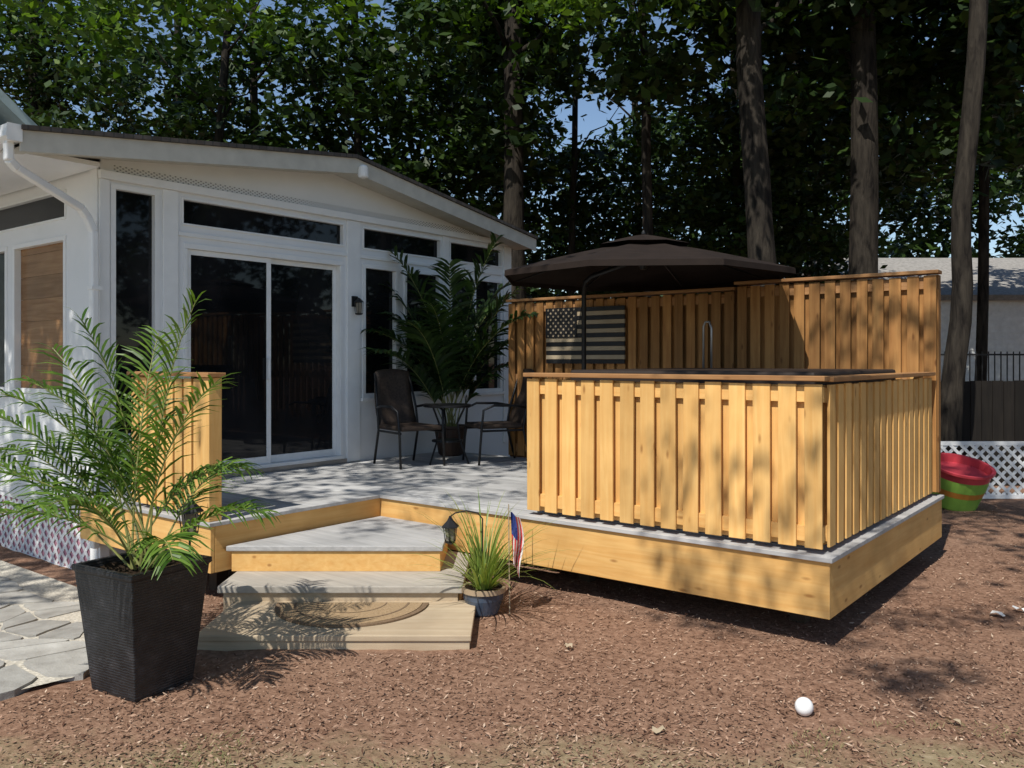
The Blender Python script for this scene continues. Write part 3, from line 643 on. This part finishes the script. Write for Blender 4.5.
p=cw(5.08,9.8,0.04); t=thing('plastic_tub','round plastic tub with pink red rim and lime and orange bands, right of the deck','tub',p); t.rotation_euler=(math.radians(11),math.radians(13),0); t.scale=(1.12,1.12,1.0)
for nm,pr,mt in (('tub_base',[(.2,0),(.22,.02),(.25,.18)],'green'),('orange_band',[(.25,.182),(.265,.25)],'yellow'),('lime_band',[(.266,.252),(.28,.38)],'green'),('rim',[(.281,.382),(.29,.46),(.315,.465),(.315,.49),(.28,.49),(.27,.40)],'orange')):
    m=MB(); m.lathe(pr,(0,0,0),28); m.build(nm,M[mt],t,local=True)
t=thing('lattice_panel','low white lattice panel at the back right beside the plastic tub','lattice',cw(4.3,10.4),ang)
def fR(x,z,o,vec=False,pl=False):
    if vec and pl: return Vector((1,0,0))
    if vec: return Vector((-z,0,x))
    return Vector((x,o,z))
m=MB(); lattice(m,0,3.4,.03,.68,.13,.036,.01,fR); m.build('slats',M['white2'],t,local=True)
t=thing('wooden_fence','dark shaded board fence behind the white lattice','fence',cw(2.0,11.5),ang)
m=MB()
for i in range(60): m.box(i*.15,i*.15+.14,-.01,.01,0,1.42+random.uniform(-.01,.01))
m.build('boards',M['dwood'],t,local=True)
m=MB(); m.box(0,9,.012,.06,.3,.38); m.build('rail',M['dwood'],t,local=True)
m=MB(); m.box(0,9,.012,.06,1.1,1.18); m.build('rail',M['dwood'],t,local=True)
t=thing('metal_fence','thin black metal picket fence in front of the neighbouring house','fence',cw(4.0,15),ang)
m=MB()
for i in range(70): m.box(i*.11,i*.11+.016,-.008,.008,0,1.85)
for z in (1.78,.2): m.box(0,7.7,-.015,.015,z,z+.03)
m.build('picket_panel',M['black'],t,local=True)
t=thing('neighbour_house','neighbouring single storey house with white siding and grey roof, right background','house',cw(9.2,22),ang)
m=MB()
for i in range(22): m.add([(1.6,-.02,.15*i),(16,-.02,.15*i),(16,0,.15*i+.15),(1.6,0,.15*i+.15)],[(0,1,2,3)])
m.box(1.6,16,.0,8,0,3.3); m.build('wall',plain('cream_siding',(.86,.86,.83),.6),t,local=True)
m=MB(); m.bar((8,-.2,3.30),(8,4,4.75),16,.15,side=(1,0,0)); m.bar((8,8.6,3.15),(8,4,4.75),16,.15,side=(1,0,0)); m.build('roof',M['roofgray'],t,local=True)
for x in (4.6,7.0,10):
    m=MB(); m.box(x,x+1.1,-.06,-.03,1.2,2.6); w=m.build('window',M['white2'],t,local=True); m=MB(); m.box(x+.08,x+1.02,-.075,-.062,1.28,2.52); m.build('glass_pane',M['glass'],w,local=True)

# ---------------------------------------------------------------- trees
def crown_mesh(name,K,per,rx,rz_,sig,size,mat,seed):
    r=np.random.default_rng(seed); u=r.normal(size=(K,3)); u/=np.linalg.norm(u,axis=1)[:,None]; u*= (r.random(K)**.45)[:,None]
    cc=u*np.array([rx,rx,rz_]); n=K*per; cen=np.repeat(cc,per,0)+r.normal(size=(n,3))*np.array([sig,sig,sig*.55])
    a=r.normal(size=(n,3)); a[:,2]*=.6; a/=np.linalg.norm(a,axis=1)[:,None]; nn=r.normal(size=(n,3))*.7+np.array([0,0,1]); b=np.cross(a,nn); b/=np.linalg.norm(b,axis=1)[:,None]
    s=size*(.6+.8*r.random(n)); return quads(name,cen,a*s[:,None],b*(s*.55)[:,None],mat)
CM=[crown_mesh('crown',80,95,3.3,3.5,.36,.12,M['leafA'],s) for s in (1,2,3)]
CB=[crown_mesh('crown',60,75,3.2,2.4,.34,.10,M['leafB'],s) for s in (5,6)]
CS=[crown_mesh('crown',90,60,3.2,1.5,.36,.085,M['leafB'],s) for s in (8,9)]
CT=[crown_mesh('crown',22,45,2.0,1.2,.20,.07,M['leafB'],s) for s in (12,)]
def tree(label,base,pts,r0,crowns,name='tree',wob=.07):
    t=thing(name,label,'tree',base)
    bz=Vector(base); full=[bz+Vector((0,0,-.2))]+[Vector(p) for p in pts]
    rf=[]
    for a,b in zip(full,full[1:]):
        for k in range(8): q=a.lerp(b,k/8); rf.append(q+Vector((noise.noise(q*.8),noise.noise(q*.8+Vector((9,9,9))),0))*wob)
    rf.append(full[-1]); n=len(rf); m=MB(); m.tube(rf,[r0*(1.25 if i==0 else 1.0)*(1-.45*i/n)*(1+.08*noise.noise(rf[i]*2)) for i in range(n)],12)
    m.build('trunk',M['bark'],t,smooth=True)
    H=rf[-1].z
    for k in range(4):
        zt=max(H*.5,6.2)+k*.9; q=min(rf,key=lambda v: abs(v.z-zt)); a=k*2.3+base[0]; L=1.9
        m=MB(); e=[q+Vector((math.cos(a)*L*s,math.sin(a)*L*s,1.9*s**.8+.14*math.sin(s*9+k))) for s in (0,.25,.5,.75,1)]; m.tube(e,[r0*.28,r0*.2,r0*.14,r0*.09,r0*.04],7); m.build('limb',M['bark'],t,smooth=True)
    for (me,loc,rot,sc) in crowns:
        o=bpy.data.objects.new('crown',me); C.objects.link(o); o.parent=t; o.matrix_parent_inverse=Matrix.Translation(-bz)
        o.location=loc; o.rotation_euler=(0,0,rot); o.scale=(sc,sc,sc)
def T(lat,d,top_lat,H,r,label,crowns,mid=None):
    b=cw(lat,d,0); pts=([cw(*mid)] if mid else [])+[cw(top_lat,d,H)]
    tree(label,b,pts,r,[(me,cw(la,dd,zz),random.random()*6,sc) for me,la,dd,zz,sc in crowns])
T(.05,16.5,.0,12,.24,'straight dark trunked tree rising behind the right end of the sunroom roof',[(CM[0],-.3,18,9.0,1.0),(CB[0],.6,16.5,9.6,.8)])
T(3.65,12.2,3.05,11,.235,'tall tree leaning left behind the patio umbrella',[(CM[1],3.4,14.5,8.9,1.0)],(3.55,12.2,4.2))
T(5.5,13.2,5.4,12,.25,'thick trunked tree behind the back right corner of the tall screen',[(CM[2],6.3,15.5,8.0,1.0),(CM[1],5.4,13.6,9.6,.8)])
T(5.46,10.7,6.25,11,.15,'slender trunked tree leaning slightly right beside the white lattice',[(CM[0],7.8,13.5,7.9,.9)],(5.70,10.7,3.6))
T(-5.9,20,-6.2,13,.12,'dark trunked tree behind the middle of the sunroom roof',[(CM[1],-5.3,20,7.2,1.0)])
T(-8.8,22,-8.6,13,.12,'dark trunked tree behind the left part of the sunroom roof',[(CM[2],-9,22,7.2,1.0)])
T(-3.2,19,-3.6,13,.12,'thin trunked tree just left of the straight tree behind the roof',[(CM[0],-2.4,19.5,6.2,1.0)])
T(1.3,20,1.6,13,.09,'thin trunked tree right of the straight tree behind the roof',[(CM[1],1.0,22,5.0,.95)])
T(3.6,23,3.2,13,.12,'distant tree seen above the left half of the tall screen',[(CM[2],4.0,23,5.4,1.05)])
T(7.2,22,7.5,13,.15,'distant tree seen above the right end of the tall screen',[(CM[0],7.2,21,6.6,.95)])
T(-.8,24,-.9,13,.10,'slim distant trunk between the roof end and the umbrella',[(CM[2],-1.2,25,10.5,.9)])
T(5.2,19,4.8,13,.10,'slim tree between the two large trunks behind the screen',[(CM[1],5.0,18.5,5.4,.8)])
T(9.6,17.5,9.9,13,.12,'slim tree behind the leaning slender trunk at the right',[(CM[2],9.6,17,8.0,.95)])
T(12.3,18.5,12.6,13,.18,'tree at the right edge in front of the neighbouring house roof',[(CM[1],12.3,18,8.3,1.0)])
T(-13.5,24,-13.5,13,.2,'tree at the far left edge behind the taller house',[(CM[0],-13.2,24,10.2,.95)])
T(-7.0,18.5,-6.0,11,.12,'bright leaved tree with branches hanging over the left of the sunroom roof',[(CB[0],-5.2,13.0,8.4,1.0),(CB[1],-9.0,15,9.4,.9)])
T(2.6,15.5,2.3,11,.11,'bright leaved tree with branches hanging above the umbrella',[(CB[1],1.9,11.5,8.0,.75)])
T(10.4,31,10.4,14,.2,'tall tree rising beyond the neighbouring house roof',[(CM[2],11,31,8.4,1.35),(CM[0],17,31,8.6,1.35)])
for i,(la,dd) in enumerate(((16.5,13),(13,6),(21,20))):  # out-of-view trees added so the glass doors reflect dark foliage
    T(la,dd,la,11,.22,['dense tree on the right side of the yard beyond the frame, middle one','dense tree on the right side of the yard nearest the viewer','dense tree on the right side of the yard furthest away'][i],[(CM[i%3],la,dd,5.4,1.2)])
r=np.random.default_rng(4); K=330; la=(r.random(K)*2-1)*30; dd=33+r.random(K)*5; zz=r.random(K)*(5.1+1.3*np.sin(la*.9)); per=45
cc=np.stack([R_[0]*la+F_[0]*dd,R_[1]*la+F_[1]*dd,zz],1); n=K*per; cen=np.repeat(cc,per,0)+r.normal(size=(n,3))*np.array([.9,.9,.6])
a=r.normal(size=(n,3)); a/=np.linalg.norm(a,axis=1)[:,None]; b=np.cross(a,r.normal(size=(n,3))+np.array([0,0,.7])); b/=np.linalg.norm(b,axis=1)[:,None]
me=quads('far_woods',cen,a*.26,b*.15,M['leafA']); o=bpy.data.objects.new('far_woods',me); C.objects.link(o); tag(o,'distant dark green woods seen between the tree trunks','woods',kind='stuff')
tree('tree standing behind the viewer whose branches shade the right of the yard',(3.5,-4,0),[(2.6,-2.5,8.5)],.25,[(CS[0],(2.9,2.0,8.8),.3,1.1),(CS[1],(1.6,3.4,9.6),4,.9),(CT[0],(-1.1,-.1,8.6),1.2,.75)])  # unseen trees; crowns placed and thinned to drop dappled shade on the scene
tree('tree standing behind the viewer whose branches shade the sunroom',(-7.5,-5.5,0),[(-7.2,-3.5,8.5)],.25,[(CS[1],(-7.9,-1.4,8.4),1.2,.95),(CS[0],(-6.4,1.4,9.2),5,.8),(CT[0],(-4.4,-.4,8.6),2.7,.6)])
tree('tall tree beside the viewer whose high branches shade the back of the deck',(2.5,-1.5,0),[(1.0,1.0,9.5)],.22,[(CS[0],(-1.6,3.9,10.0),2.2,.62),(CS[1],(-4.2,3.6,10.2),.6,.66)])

# ---------------------------------------------------------------- light, camera
el=math.radians(54); tr=Vector((-.14*math.cos(el),math.cos(el)*.99,-math.sin(el)))
L=bpy.data.lights.new('sun','SUN'); L.energy=5.0; L.angle=math.radians(.5); L.color=(1,.96,.88)
lo=bpy.data.objects.new('sun',L); C.objects.link(lo); lo.rotation_euler=tr.to_track_quat('-Z','Y').to_euler()
w=bpy.data.worlds.new('World'); bpy.context.scene.world=w; w.use_nodes=True; nt=w.node_tree; bg=nt.nodes['Background']
sk=nt.nodes.new('ShaderNodeTexSky'); sk.sky_type='NISHITA'; sk.sun_disc=False; sk.sun_elevation=el; sk.sun_rotation=math.atan2(-tr.x,-tr.y); sk.dust_density=.3; sk.ozone_density=2.0; nt.links.new(sk.outputs[0],bg.inputs[0]); bg.inputs[1].default_value=.125
cam=bpy.data.cameras.new('camera'); co=bpy.data.objects.new('camera',cam); C.objects.link(co); co.location=(0,0,1.70)
cam.sensor_width=36; cam.lens=850/1024*36; cam.shift_y=-24/1024; cam.clip_end=2000; cam.clip_start=.05
co.rotation_euler=(math.pi/2,0,math.atan2(.618,.786)); bpy.context.scene.camera=co
vs=bpy.context.scene.view_settings; vs.view_transform='Standard'; vs.look='None'; vs.exposure=0
